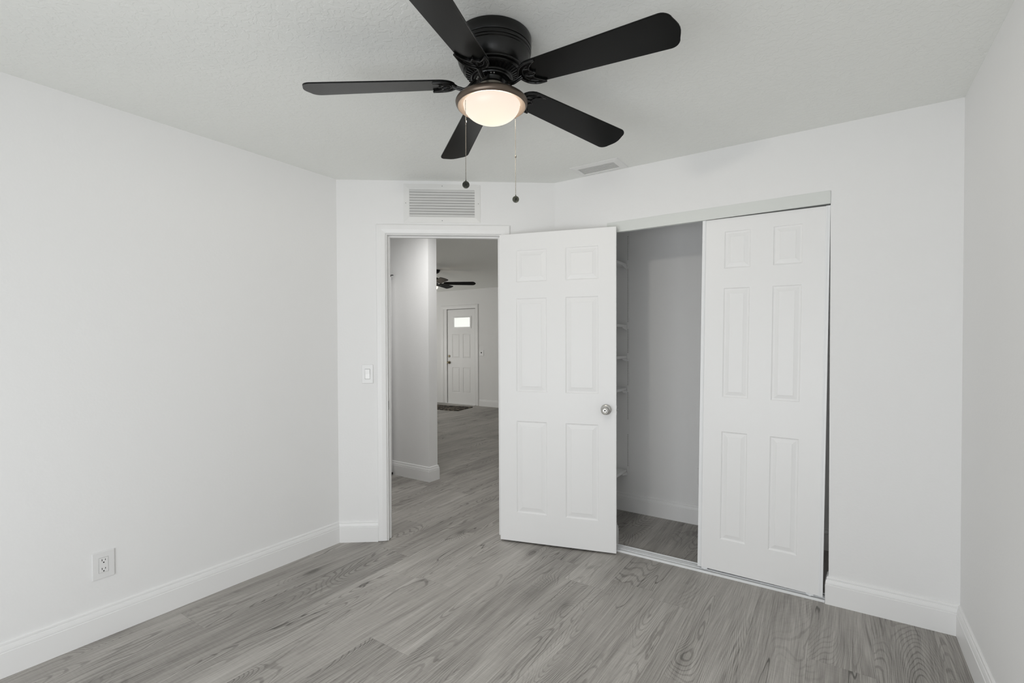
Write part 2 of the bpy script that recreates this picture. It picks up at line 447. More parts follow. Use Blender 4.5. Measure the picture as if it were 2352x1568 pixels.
baseboard('baseboard_left', [(0, YB+0.002), (0, A)], 'white moulded baseboard along the long blank wall')
baseboard('baseboard_diagonal', [(d0.x+0.0, d0.y), (d1.x, d1.y)], 'short white baseboard between wall corner and door casing')
baseboard('baseboard_closet', [(d2.x, d2.y), (B, D), (CX0, D), ], 'white baseboard behind the open door')
baseboard('baseboard_right', [(CX1, D+0.060), (CX1, D), (W, D), (W, YB+0.002)], 'white baseboard from the closet door round to the side wall')
baseboard('baseboard_jamb', [(CX0, D+0.086), (CX0, D+0.11), (1.18, D+0.11)], 'white baseboard wrapping the inner closet jamb')
baseboard('baseboard_closet_back', [(1.165, 3.705), (W, 3.705)], 'white baseboard along the closet back wall')
baseboard('baseboard_hall', [(-2.5, 3.44), (-0.48, 3.44), (-0.48, 3.555), (-2.5, 3.555)], 'white baseboard wrapping the free hall wall end')
baseboard('baseboard_living', [(-3.49, YF), (1.0, YF)], 'low white baseboard right of the front door')

# ------------------------------------------------------------------ door frames
# bedroom doorway: jambs, stops and casings, in the frame of the angled wall
fr = empty('trim_1', (0, A, 0), PHI)
tag(fr, 'white casing and jambs of the open bedroom doorway', 'door frame', kind=S)
JS0, JS1, JZ = 0.328, 1.083, 2.052
m = MB().box(OS0, JS0, 0.0005, 0.1145, 0, JZ).box(JS1, OS1, 0.0005, 0.1145, 0, JZ).box(OS0, OS1, 0.0005, 0.1145, JZ, OZ)
m.build('jamb', TRIM, fr, bevel=0.001)
m = MB().box(JS0, JS0+0.009, 0.040, 0.066, 0, JZ).box(JS1-0.009, JS1, 0.040, 0.066, 0, JZ).box(JS0+0.009, JS1-0.009, 0.040, 0.066, JZ-0.010, JZ)
m.build('door_stop', TRIM, fr, bevel=0.002)
def casing(m, x0, x1, zt, wd, side=-1, y0=0.0, zb=0.004):
    # two legs and a head with a rounded face
    t1, t2 = 0.016, 0.011
    def leg(xa, xb, flip):
        pr = [(0, 0), (0, t2*0.6), (0.004, t2), (wd*0.45, t1), (wd-0.008, t1), (wd-0.002, t1-0.004), (wd, t1-0.008), (wd, 0)]
        return pr
    pr = leg(0, wd, 0)   # u from the inner edge outwards, v out of the wall
    path = [(x0, zb, -1, 0), (x0, zt, -1, 1), (x1, zt, 1, 1), (x1, zb, 1, 0)]
    k = len(pr); vs = []; fs = []
    for (x, z, dx, dz) in path:
        for u, v in pr: vs.append((x+dx*u, y0+side*v, z+dz*u))
    for i in range(3):
        for j in range(k-1): fs.append((i*k+j, (i+1)*k+j, (i+1)*k+j+1, i*k+j+1))
        fs.append((i*k+k-1, (i+1)*k+k-1, (i+1)*k, i*k))
    fs.append(tuple(range(k))); fs.append(tuple(3*k+j for j in range(k))[::-1])
    m.add(vs, fs)
m = MB(); casing(m, JS0-0.007, JS1+0.007, JZ+0.006, 0.063)
m.build('casing', TRIM, fr)
m = MB(); casing(m, JS0-0.007, JS1+0.007, JZ+0.006, 0.063, side=1, y0=0.115)
m.build('casing', TRIM, fr)
m = MB().box(JS0-0.0003, JS0+0.0015, 0.006, 0.030, 0.880, 0.938)
m.build('strike_plate', mat('strike_metal', (0.36, 0.36, 0.35), 0.35, metal=0.9), fr)['label'] = 'small grey metal strike plate'

# ------------------------------------------------------------------ panelled doors
def panel_face(m, w, h, panels, y, sgn, holes=(), ins=0.036, depth=0.0055):
    # one moulded face of a door; sgn = -1 faces -y
    xs = sorted({0.0, w, *[p[0] for p in panels], *[p[1] for p in panels], *[p[0] for p in holes], *[p[1] for p in holes]})
    zs = sorted({0.0, h, *[p[2] for p in panels], *[p[3] for p in panels], *[p[2] for p in holes], *[p[3] for p in holes]})
    def inside(xc, zc, P): return any(a < xc < b and c < zc < d for a, b, c, d in P)
    for i in range(len(xs)-1):
        for j in range(len(zs)-1):
            xc, zc = (xs[i]+xs[i+1])/2, (zs[j]+zs[j+1])/2
            if inside(xc, zc, panels) or inside(xc, zc, holes): continue
            m.add([(xs[i], y, zs[j]), (xs[i+1], y, zs[j]), (xs[i+1], y, zs[j+1]), (xs[i], y, zs[j+1])], [(0, 1, 2, 3)])
    for a, b, c, d in panels:
        rings = [(0, 0), (0.0035, -depth*0.75), (0.0075, -depth*1.0), (0.012, -depth*1.0), (ins-0.001, -depth*0.22), (ins, 0.0)]
        vs = []; fs = []
        for k_, dd in rings:
            yy = y - sgn*dd*-1 if False else y + (-sgn)*(-dd)
            vs += [(a+k_, yy, c+k_), (b-k_, yy, c+k_), (b-k_, yy, d-k_), (a+k_, yy, d-k_)]
        for r in range(len(rings)-1):
            for q in range(4):
                fs.append((r*4+q, r*4+(q+1) % 4, (r+1)*4+(q+1) % 4, (r+1)*4+q))
        e = (len(rings)-1)*4; fs.append((e, e+1, e+2, e+3))
        m.add(vs, fs)
def door_slab(w, h, t, panels, holes=(), ins=0.036, back=True, depth=0.0055):
    m = MB()
    panel_face(m, w, h, panels, 0.0, -1, holes, ins, depth)
    panel_face(m, w, h, panels if back else [], t, 1, holes, ins, depth)
    m.add([(0,0,0), (0,t,0), (0,t,h), (0,0,h)], [(0,1,2,3)]); m.add([(w,0,0), (w,t,0), (w,t,h), (w,0,h)], [(0,1,2,3)])
    m.add([(0,0,0), (w,0,0), (w,t,0), (0,t,0)], [(0,1,2,3)]); m.add([(0,0,h), (w,0,h), (w,t,h), (0,t,h)], [(0,1,2,3)])
    for a, b, c, d in holes:
        m.add([(a,0,c), (b,0,c), (b,t,c), (a,t,c)], [(0,1,2,3)]); m.add([(a,0,d), (b,0,d), (b,t,d), (a,t,d)], [(0,1,2,3)])
        m.add([(a,0,c), (a,t,c), (a,t,d), (a,0,d)], [(0,1,2,3)]); m.add([(b,0,c), (b,t,c), (b,t,d), (b,0,d)], [(0,1,2,3)])
    return m

# the open bedroom door
P1 = Vector((0.8910, 2.6735)); P2 = Vector((1.6232, 2.8860)); DA = math.atan2(P2.y-P1.y, P2.x-P1.x)
d1o = empty('door_1', (P1.x, P1.y, 0.012), DA)
tag(d1o, 'white six panel door standing open with a round silver knob', 'door', kind=S)
PN = [(0.116, 0.320, 1.715, 1.922), (0.444, 0.652, 1.715, 1.922), (0.116, 0.320, 0.993, 1.607), (0.444, 0.652, 0.993, 1.607),
      (0.116, 0.320, 0.192, 0.799), (0.444, 0.652, 0.192, 0.799)]
door_slab(0.762, 2.032, 0.035, PN).build('door_slab', DOORM, d1o, bevel=0.0012)
ux, uz = 0.700, 0.897
def knob(parent, ux, uz, y, sgn, s_=1.0, matk=NICKEL):
    pr = [(0.0335, 0.0), (0.0335, 0.003), (0.0325, 0.006), (0.0300, 0.0085), (0.0200, 0.0110), (0.0125, 0.0120), (0.0115, 0.0240),
          (0.0140, 0.0290), (0.0215, 0.0330), (0.0255, 0.0400), (0.0265, 0.0470), (0.0255, 0.0540), (0.0225, 0.0590),
          (0.0190, 0.0612), (0.0175, 0.0590), (0.0150, 0.0580), (0.0130, 0.0600), (0.0100, 0.0612), (0.0060, 0.0612), (0.0045, 0.0600), (0.0, 0.0600)]
    m = MB().lathe([(r*s_, sgn*z*s_) for r, z in pr], 56, axis='y')
    k = m.build('knob', matk, parent, smooth=True, loc=(ux, y, uz), angle=50)
    if sgn < 0:
        MB().lathe([(0.0028, -0.0002), (0.0028, -0.0012), (0.0, -0.0012)], 16, axis='y').build('lock_pinhole', DARK, k, loc=(0, -0.060*s_, 0))
    return k
k = knob(d1o, ux, uz, 0.0, -1); k['label'] = 'satin silver round privacy knob'
knob(d1o, ux, uz, 0.035, 1)
m = MB().box(0.762, 0.7632, 0.006, 0.029, uz-0.028, uz+0.028)
lp = m.build('latch_plate', NICKEL, d1o)
MB().slab([(0.7632, 0.011), (0.775, 0.011), (0.768, 0.024), (0.7632, 0.024)], uz-0.010, uz+0.010).build('latch_bolt', mat('latch_metal', (0.13, 0.13, 0.125), 0.5, metal=0.3), lp)
for hz in (0.20, 1.00, 1.80):
    m = MB().tube([(-0.004, 0.040, hz), (-0.004, 0.040, hz+0.088)], 0.0055, 12).box(-0.0015, 0.0, 0.004, 0.036, hz, hz+0.088)
    m.build('hinge', NICKEL, d1o, smooth=True)

# sliding closet doors
SP = [(0.117, 0.249, 1.712, 1.917), (0.360, 0.494, 1.712, 1.917), (0.117, 0.249, 0.990, 1.602), (0.360, 0.494, 0.990, 1.602),
      (0.117, 0.249, 0.182, 0.796), (0.360, 0.494, 0.182, 0.796)]
def sliding_door(name, x, y, label):
    o = empty(name, (x, y, 0.030), 0.0, 0.0125)
    tag(o, label, 'door', group='sliding closet doors', kind=S)
    w_, h_ = 0.611, 1.992
    door_slab(w_, h_, 0.022, SP, ins=0.031).build('door_slab', DOORM, o)
    for x0 in (-0.0015, w_-0.0175):
        m = MB().box(x0, x0+0.019, -0.004, 0.026, 0.0, h_+0.001)
        xm = x0+0.0115 if x0 < 0.1 else x0+0.0025
        m.box(xm, xm+0.005, -0.0058, -0.0040, 0.0, h_)
        m.build('edge_stile', ALU, o, bevel=0.001)
    for xr in (0.035, w_-0.055):
        m = MB().lathe([(0.0, 0.006), (0.010, 0.006), (0.010, 0.016), (0.0, 0.016)], 20, axis='y').box(-0.016, 0.016, 0.004, 0.006, -0.004, 0.010)
        m.build('roller', ALU, o, loc=(xr, 0, -0.006))
    return o
sliding_door('door_2', 2.094, 2.957, 'white six panel sliding closet door in front, standing closed over its half')
sliding_door('door_3', 2.086, 3.006, 'second sliding closet door tucked behind the first one')
ct = empty('closet_track', (CX0, D, 0)); tag(ct, 'white metal sliding door track on the floor and overhead in the closet opening', 'door track')
wt = CX1-CX0
wf = wt-0.0165
m = MB().box(0.0005, wf, -0.006, 0.082, 0.0, 0.004)
for y in (-0.006, 0.026, 0.044, 0.078): m.box(0.0005, wf, y, y+0.004, 0.004, 0.013)
m.build('floor_track', ALU, ct, bevel=0.0008)
m = MB().box(-0.011, wt-0.0005, -0.006, -0.001, 2.022, 2.0875)
m.build('fascia', ALU2, ct, bevel=0.0008)
m = MB().box(0.0005, wt-0.0005, -0.003, 0.080, 2.064, 2.0855)
for y in (0.040, 0.077): m.box(0.0005, wt-0.0005, y, y+0.003, 2.036, 2.064)
m.build('head_track', ALU2, ct)

# ------------------------------------------------------------------ closet shelves on a slotted standard
zsh = [1.932, 1.456, 1.212, 0.963, 0.322]
lab = ['topmost white shelf on the slotted strip in the closet', 'second white closet shelf from the top', 'middle one of the five white closet shelves',
       'fourth white closet shelf from the top, at knob height', 'lowest white closet shelf, near the baseboard']
for z, lb in zip(zsh, lab):
    r = empty('closet_shelf', (1.166, 3.704, z)); tag(r, lb, 'shelf', group='shelves in the closet')
    MB().box(0.001, 0.222, -0.318, -0.016 if False else -0.012, -0.010, 0.010).build('board', WALL, r, bevel=0.002)
    m = MB().slab([(0, 0), (0, -0.026), (0.012, -0.024), (0.10, -0.006), (0.10, 0)], 0, 0.004)
    m.tf(Matrix(((0, 0, 1, 0.2225), (-1, 0, 0, -0.012), (0, 1, 0, -0.0105), (0, 0, 0, 1))))
    m.build('bracket', WALL, r)
st = empty('shelf_standard', (1.397, 3.705, 0.30)); tag(st, 'white slotted metal shelf strip fixed to the closet back wall', 'shelf strip')
m = MB().box(-0.008, 0.008, -0.010, -0.0005, 0, 1.88)
z = 0.02
while z < 1.86:
    if not any(abs(z+0.30-q-0.0) < 0.03 for q in zsh) and not (0.30 < z < 0.42) and not (1.30 < z < 1.33 and False):
        m.box(-0.0022, 0.0022, -0.0104, -0.0100, z, z+0.006, 1)
    z += 0.0127
m.build('strip', [WALL, DUCT], st)

# ------------------------------------------------------------------ plates
def outlet(name, loc, rz, label, wd=0.083, ht=0.123, sockets=True):
    o = empty(name, loc, rz); tag(o, label, 'outlet')
    m = MB().box(-wd/2, wd/2, -0.006, 0, -ht/2, ht/2)
    m.build('cover_plate', PLASTIC, o, bevel=0.003)
    r = MB().box(-0.0168, 0.0168, -0.0075, -0.0050, -0.0335, 0.0335).build('receptacle', PLASTIC, o, bevel=0.0005)
    g = MB()
    for a, b, c, d in ((-0.0176, -0.0168, -0.0343, 0.0343), (0.0168, 0.0176, -0.0343, 0.0343), (-0.0176, 0.0176, -0.0343, -0.0335), (-0.0176, 0.0176, 0.0335, 0.0343)):
        g.box(a, b, -0.0063, -0.0058, c, d)
    g.build('gap_line', DUCT, o)
    for s_ in (0.0195, -0.0195):
        g = MB().box(-0.0075, -0.0052, -0.0080, -0.0074, s_-0.001, s_+0.008).box(0.0052, 0.0072, -0.0080, -0.0074, s_, s_+0.007)
        g.lathe([(0.0028, -0.0080), (0.0028, -0.0074), (0, -0.0074)], 14, o=(0, 0, s_-0.0075), axis='y')
        g.lathe([(0.0, -0.0080), (0.0028, -0.0080)], 14, o=(0, 0, s_-0.0075), axis='y')
        g.build('socket_slots', DARK, r)
    return o
outlet('wall_outlet', (0.0005, 0.8005, 0.3285), PI/2, 'white double outlet low on the long blank wall')
outlet('wall_outlet', (1.953, 3.7045, 0.355), 0, 'white outlet plate on the closet back wall, half behind the sliding door', 0.072, 0.117)
sw = empty('light_switch', tuple(dg(0.196, 0.0004, 1.123)), PHI); tag(sw, 'white rocker light switch beside the bedroom doorway', 'light switch')
MB().box(-0.038, 0.038, -0.006, 0, -0.063, 0.063).build('cover_plate', PLASTIC, sw, bevel=0.003)
m = MB().add([(-0.0155, -0.0062, -0.0315), (0.0155, -0.0062, -0.0315), (0.0155, -0.0075, 0.0), (-0.0155, -0.0075, 0.0), (0.0155, -0.0110, 0.0315), (-0.0155, -0.0110, 0.0315),
              (-0.0155, -0.004, -0.0315), (0.0155, -0.004, -0.0315), (0.0155, -0.004, 0.0315), (-0.0155, -0.004, 0.0315)],
             [(0,1,2,3), (3,2,4,5), (6,7,1,0), (5,4,8,9), (0,3,5,9,6), (1,7,8,4,2), (6,9,8,7)])
m.build('rocker', ROCKER, sw)['label'] = 'bright white rocker paddle'
g = MB()
for a, b, c, d in ((-0.0172, -0.0158, -0.034, 0.034), (0.0158, 0.0172, -0.034, 0.034), (-0.0172, 0.0172, -0.034, -0.0322), (-0.0172, 0.0172, 0.0322, 0.034)):
    g.box(a, b, -0.0063, -0.0058, c, d)
g.build('gap_line', DUCT, sw)
fs_ = empty('light_switch', (-3.432, YF-0.0005, 1.11), 0); tag(fs_, 'small white switch plate right of the front door', 'light switch')
MB().box(-0.057, 0.057, -0.006, 0, -0.058, 0.058).build('cover_plate', PLASTIC, fs_, bevel=0.002)
MB().box(-0.010, 0.012, -0.012, -0.006, -0.004, 0.018).build('toggle', DARK, fs_)['label'] = 'small dark toggle'

# ------------------------------------------------------------------ return air grille over the doorway
LOUV = mat('louver_enamel_shaded', (0.66, 0.66, 0.65), 0.45)  # greyer than the frame: the slats' shade is put into the colour
ra = empty('return_air_grille', tuple(dg(0.6975, 0.0004, 2.2635)), PHI); tag(ra, 'white louvered return air grille above the bedroom doorway', 'air vent')
hw, hh, iw, ih = 0.2555, 0.1275, 0.217, 0.090
m = MB()
def frame_ring(m, hw, hh, iw, ih, t_out, t_in):
    R_ = [(hw, hh, 0.0), (hw, hh, -t_out), (iw+0.004, ih+0.004, -t_in), (iw, ih, -t_in+0.001), (iw, ih, 0.0)]
    vs = []; fs = []
    for a, b, y in R_: vs += [(-a, y, -b), (a, y, -b), (a, y, b), (-a, y, b)]
    for i in range(len(R_)-1):
        for q in range(4): fs.append((i*4+q, i*4+(q+1) % 4, (i+1)*4+(q+1) % 4, (i+1)*4+q))
    m.add(vs, fs)
frame_ring(m, hw, hh, iw, ih, 0.003, 0.007)
m.build('frame', VENTM, ra)
MB().box(-iw-0.004, iw+0.004, -0.0010, -0.0002, -ih-0.004, ih+0.004).build('back_shadow_box', DUCT, ra)  # flat grey plate, stands in for the shade behind the louvers
for i in range(10):
    zc = ih - 0.0085 - i*0.0181
    m = MB().obox((0, -0.0048, zc), (iw, 0, 0), (0, -0.0036, 0.0066), (0, 0.0004, 0.0002))
    m.build('louver', LOUV, ra)
for x, z in ((-hw+0.014, 0.0), (hw-0.014, 0.0), (0.0, hh-0.012), (0.0, -hh+0.012)):
    MB().lathe([(0.0028, -0.0036), (0.0024, -0.0058), (0.0, -0.0062)], 12, axis='y').build('screw', DUCT, ra, loc=(x, 0, z))
# supply register in the ceiling
cv = empty('ceiling_register', (1.5270, 2.8425, HC-0.0004)); tag(cv, 'small white ceiling air register near the closet wall', 'air vent')
m = MB(); frame_ring(m, 0.156, 0.092, 0.117, 0.055, 0.003, 0.009)
T = Matrix(((1, 0, 0, 0), (0, 0, 1, 0), (0, 1, 0, 0), (0, 0, 0, 1)))
m.tf(T); m.build('frame', VENTM, cv)
MB().box(-0.121, 0.121, -0.059, 0.059, -0.0010, -0.0002).build('duct_shade_sheet', DARK, cv)  # flat dark sheet on the ceiling, stands in for shade inside the duct
for i in range(6):
    yc = -0.0445 + i*0.0178
    MB().obox((0, yc, -0.0048), (0.116, 0, 0), (0, 0.0030, -0.0004), (0, 0.0001, 0.0005)).build('louver', mat('register_slat', (0.55, 0.55, 0.53), 0.5) if i == 0 else bpy.data.materials['register_slat'], cv)
# ragged paint edge around the frame
ol = []
for k in range(120):
    t = k/120*4; e = int(t); q = t-e; j = random.choice((0.0, 0.001, 0.002, 0.004, 0.006)) if e in (1, 2) else random.uniform(0, 0.0015)
    cx, cy = 0.1565, 0.0925
    ol.append([(-cx+2*cx*q, -cy-random.choice((0, 0, 0.001, 0.003))), (cx+j, -cy+2*cy*q), (cx-2*cx*q, cy), (-cx, cy-2*cy*q)][e])
MB().slab(ol, -0.0012, -0.0002).build('paint_edge', TRIM, cv)

# ------------------------------------------------------------------ ceiling fan
def blade_outline(r0, r1, w0, w1, rc=0.034):
    pts = []
    # rounded root
    for i in range(13):
        a = PI/2 + PI*i/12
        pts.append((r0+0.055 + 0.055*math.cos(a), w0*math.sin(a)))
    # outer tip corners, end slightly bowed
    def corner(cx, cy, a0, a1):
        for i in range(7):
            a = a0+(a1-a0)*i/6; pts.append((cx+rc*math.cos(a), cy+rc*math.sin(a)))
    corner(r1-rc-0.012, -w1+rc, -PI/2, -0.15)
    for q in (-0.66, -0.33, 0.0, 0.33, 0.66): pts.append((r1-0.012+0.010*(1-q*q), q*(w1-rc)))
    corner(r1-rc-0.012, w1-rc, 0.15, PI/2)
    return pts
def smooth_pts(ctrl, n=6):
    out = []; P = [Vector(c) for c in ctrl]
    for i in range(len(P)-1):
        p0, p1, p2, p3 = P[max(i-1, 0)], P[i], P[i+1], P[min(i+2, len(P)-1)]
        for j in range(n):
            t = j/n
            out.append(0.5*((2*p1)+(-p0+p2)*t+(2*p0-5*p1+4*p2-p3)*t*t+(-p0+3*p1-3*p2+p3)*t**3))
    out.append(P[-1]); return out

HX, HY, ZB = 1.7240, 1.4470, 2.268
fan = empty('ceiling_fan', (HX, HY, HC)); tag(fan, 'black five blade ceiling fan with a lit round glass light and two pull chains', 'ceiling fan')
Z = lambda z: z-HC
OFF = (0.0165, -0.0130, 0); LOF = (0.0060, -0.0100, 0)
hs = [(0.0, 2.412), (0.149, 2.412), (0.1515, 2.408), (0.1515, 2.376), (0.1500, 2.3735), (0.1470, 2.3725), (0.1465, 2.3690), (0.1500, 2.3675), (0.1510, 2.3640),
      (0.1500, 2.3600), (0.1465, 2.3585), (0.1460, 2.3555), (0.1485, 2.3540), (0.1485, 2.3510), (0.1450, 2.3490), (0.1435, 2.3400), (0.1400, 2.3280), (0.1340, 2.3160),
      (0.1275, 2.3075), (0.1235, 2.3045), (0.1215, 2.3035), (0.1225, 2.3010), (0.1215, 2.2980), (0.1180, 2.2970), (0.1150, 2.2985), (0.0, 2.2985)]
MB().lathe([(r*0.895, Z(z)) for r, z in hs], 96).build('motor_housing', BLACK, fan, smooth=True, angle=40, loc=OFF)
m = MB()
m.lathe([(0.1150, Z(2.2975)), (0.1110, Z(2.2935)), (0.0790, Z(2.2840)), (0.0755, Z(2.2830)), (0.0755, Z(2.296))], 72)
for i in range(40):
    a = 2*PI*i/40; ca, sa = math.cos(a), math.sin(a)
    rm, zm = 0.0955, Z(2.2885)-0.0015
    m.obox((rm*ca, rm*sa, zm), (0.0130*ca, 0.0130*sa, 0.0039), (-0.0034*sa, 0.0034*ca, 0), (0, 0, 0.0022))
m.tf(Matrix.Diagonal((0.895, 0.895, 1, 1))).build('vent_ring', BLACK, fan, smooth=True, angle=35, loc=(OFF[0]*0.6, OFF[1]*0.6, 0))
m = MB().lathe([(0.0755, Z(2.290)), (0.0760, Z(2.2825)), (0.0730, Z(2.2790)), (0.0660, Z(2.2780)), (0.0640, Z(2.2745)), (0.0460, Z(2.2730)), (0.0440, Z(2.2700)), (0.0440, Z(2.2600)),
                (0.0400, Z(2.2570)), (0.0385, Z(2.2500)), (0.0420, Z(2.2480)), (0.0420, Z(2.2440)), (0.0, Z(2.2440))], 64)
m.build('flywheel', BLACK, fan, smooth=True, angle=40, loc=(0.004, -0.005, 0))
for i in range(10):
    a = 2*PI*(i//2)/5 + (0.10 if i % 2 else -0.10) + 0.35
    MB().lathe([(0.0036, 0.0), (0.0034, -0.0020), (0.0015, -0.0030), (0.0, -0.0030)], 12).build('screw', NICKEL, fan, smooth=True, loc=(0.004+0.0545*math.cos(a), -0.005+0.0545*math.sin(a), Z(2.2738)))
m = MB().lathe([(0.0, Z(2.250)), (0.0475, Z(2.2500)), (0.0500, Z(2.2480)), (0.0505, Z(2.2170)), (0.0, Z(2.2170))], 48)
m.build('light_neck', NECK, fan, smooth=True, loc=LOF)['label'] = 'grey metal neck above the light'
m = MB().lathe([(0.045, Z(2.216)), (0.0520, Z(2.2165)), (0.0800, Z(2.2140)), (0.1020, Z(2.2100)), (0.1180, Z(2.2045)), (0.1265, Z(2.1980)), (0.1300, Z(2.1920)), (0.1285, Z(2.1850)),
                (0.1250, Z(2.1790)), (0.1215, Z(2.1765)), (0.1180, Z(2.1775)), (0.1070, Z(2.1830)), (0.1025, Z(2.1850)), (0.1020, Z(2.1950))], 96)
rim = m.build('light_rim', BRONZE, fan, smooth=True, angle=50, loc=LOF); rim['label'] = 'bronze ring around the glass light'
pr = []
for i in range(17):
    a = (PI/2)*i/16
    pr.append((0.1015*math.cos(a)**0.92 if i < 16 else 0.0, -0.0605*math.sin(a)**1.05))
gb = MB().lathe([(0.1045, 0.014), (0.1035, 0.004)] + pr, 72).build('glass_bowl', BOWL, fan, smooth=True, loc=(LOF[0], LOF[1], Z(2.1830)), angle=80); gb['label'] = 'glowing frosted glass bowl'

BP = math.radians(-11.5)
PH0 = 3.745
def bracket_mesh():
    m = MB()
    # crescent plate under the blade with raised rims, in blade frame (x outwards)
    outer = smooth_pts([(0.222, 0.051, 0), (0.190, 0.050, 0), (0.160, 0.036, 0), (0.143, 0.010, 0), (0.143, -0.010, 0), (0.160, -0.036, 0), (0.190, -0.050, 0), (0.232, -0.052, 0)], 6)
    inner = smooth_pts([(0.222, 0.051, 0), (0.203, 0.036, 0), (0.190, 0.021, 0), (0.196, 0.006, 0), (0.205, 0.0, 0), (0.196, -0.006, 0), (0.192, -0.021, 0), (0.206, -0.038, 0), (0.232, -0.052, 0)], 6)
    ol = [(p.x, p.y) for p in outer] + [(p.x, p.y) for p in reversed(inner[1:-1])]
    m.slab(ol, -0.0065, -0.0026)
    zr = -0.0075
    m.tube([Vector((p.x, p.y, zr)) for p in outer], 0.0042, 8)
    m.tube([Vector((p.x, p.y, zr)) for p in inner], 0.0030, 8)
    mid = smooth_pts([(0.196, 0.040, 0), (0.170, 0.026, 0), (0.160, 0.006, 0), (0.163, 0.002, 0), (0.178, 0.004, 0)], 5)
    m.tube([Vector((p.x, p.y, zr)) for p in mid], 0.0022, 8)
    m.tube([Vector((p.x, -p.y, zr)) for p in mid], 0.0022, 8)
    m.tube([(0.160, 0.004, zr), (0.193, 0.012, zr)], 0.0020, 8); m.tube([(0.160, -0.004, zr), (0.193, -0.012, zr)], 0.0020, 8)
    m.tube([(0.170, 0.026, zr), (0.192, 0.022, zr)], 0.0018, 8); m.tube([(0.170, -0.026, zr), (0.192, -0.022, zr)], 0.0018, 8)
    return m
BO = blade_outline(0.130, 0.677, 0.0535, 0.0690)
bl0 = None
for k in range(5):
    a = PH0 + k*2*PI/5
    dr = 0.0166*math.cos(a) + 0.0112*math.sin(a)      # the blade set hangs very slightly out of level
    if bl0 is None:
        arm_m = MB()
        arm = smooth_pts([(0.058, 0, Z(2.276)), (0.070, 0, Z(2.264)), (0.082, 0, Z(2.250)), (0.096, 0, Z(2.243)), (0.112, 0, Z(2.246)), (0.136, 0, Z(2.2530))], 6)
        arm_m.tube(arm, [0.0115-0.003*min(1, i/18) for i in range(len(arm))], 12, flat=0.55)
        arm_m.tube(arm, [0.0045]*len(arm), 8, flat=1.7)
        TB = Matrix.Translation((0, 0, Z(ZB))) @ Matrix.Rotation(0.054, 4, 'Y') @ Matrix.Rotation(BP, 4, 'X')
        bm_ = bracket_mesh().tf(TB @ Matrix.Translation((-0.016, 0, 0)))
        arm_m.add(bm_.v, bm_.f)
        a0 = arm_m.build('blade_arm', BLACK, fan, smooth=True, angle=45); a0.rotation_euler = (0, dr, a)
        bl_m = MB().slab(BO, -0.0026, 0.0026)
        for xx, yy in ((0.158, 0.0), (0.170, 0.032), (0.170, -0.032)): bl_m.lathe([(0.005, 0.0026), (0.0045, 0.0045), (0.0, 0.0048)], 12, o=(xx, yy, 0))
        bl_m.tf(TB)
        bl0 = bl_m.build('blade', BLADE, fan, bevel=0.0012); bl0.rotation_euler = (0, dr, a)
    else:
        for src in (a0, bl0):
            c = src.copy(); col.objects.link(c); c.parent = fan; c.rotation_euler = (0, dr, a)

def bead_chain(m, x, y, z0, z1, step=0.0046, r=0.0017):
    n = int((z0-z1)/step)
    for i in range(n+1):
        z = z0-(z0-z1)*i/n
        m.lathe([(0.0, r), (r*0.75, r*0.65), (r, 0.0), (r*0.75, -r*0.65), (0.0, -r)], 7, o=(x, y, z))
    m.tube([(x, y, z0), (x, y, z1)], 0.0005, 5)
FA = math.radians(34)       # fobs face the middle of the room
def pull(x, y, z0, z1, zm, icon, label):
    m = MB(); bead_chain(m, x-HX, y-HY, Z(z0), Z(z1))
    m.lathe([(0.0, 0.004), (0.0028, 0.003), (0.0032, 0.0), (0.0028, -0.004), (0.0, -0.005)], 12, o=(x-HX, y-HY, Z(zm)))
    c = m.build('pull_chain', CHAIN, fan, smooth=True); c['label'] = label
    R_ = 0.0126
    f = MB().lathe([(0.0, -0.0030), (R_-0.0024, -0.0030), (R_-0.0018, -0.0036), (R_-0.0006, -0.0032), (R_, -0.0015), (R_, 0.0015), (R_-0.0008, 0.0030), (0.0, 0.0032)], 36, axis='y')
    f.lathe([(0.0, 0.0), (0.0022, 0.0), (0.0020, 0.005), (0.0, 0.006)], 10, o=(0, 0, R_-0.001))
    fo = f.build('fob', FOB, c, smooth=True, loc=(x-HX, y-HY, Z(z1)-R_-0.003), rot=(0, 0, FA))
    g = MB()
    if icon == 'fan':
        for q in range(5):
            a = q*2*PI/5+0.3; ca, sa = math.cos(a), math.sin(a)
            g.obox((0.0050*ca, -0.0034, 0.0050*sa), (0.0042*ca, 0, 0.0042*sa), (0, 0.0005, 0), (-0.0014*sa, 0, 0.0014*ca))
        g.build('fan_emblem', BLACK, fo)
    else:
        ol = [(0.0036*math.cos(t*2*PI/20)*(1.0 if math.sin(t*2*PI/20) > 0 else 0.72), 0.0058*math.sin(t*2*PI/20)) for t in range(20)]
        T = Matrix.Rotation(math.radians(25), 4, 'Y') @ Matrix(((1, 0, 0, 0), (0, 0, 1, 0), (0, 1, 0, 0), (0, 0, 0, 1)))
        g.slab(ol, -0.0039, -0.0028, T=T)
        g.build('bulb_emblem', BLACK, fo)
pull(1.6815, 1.3480, 2.178, 1.900, 2.105, 'fan', 'pull chain hanging in front of the glass bowl')
pull(1.7500, 1.5620, 2.178, 1.889, 2.035, 'bulb', 'pull chain hanging behind the glass bowl')

# lamp inside the bowl
ld = bpy.data.lights.new('fan_bulb', 'POINT'); ld.energy = 10; ld.color = (1.0, 0.94, 0.84); ld.shadow_soft_size = 0.03
lo = bpy.data.objects.new('fan_bulb', ld); col.objects.link(lo); lo.location = (HX+LOF[0], HY+LOF[1], 2.160)
gb.visible_shadow = False      # frosted glass lets the bulb's light out

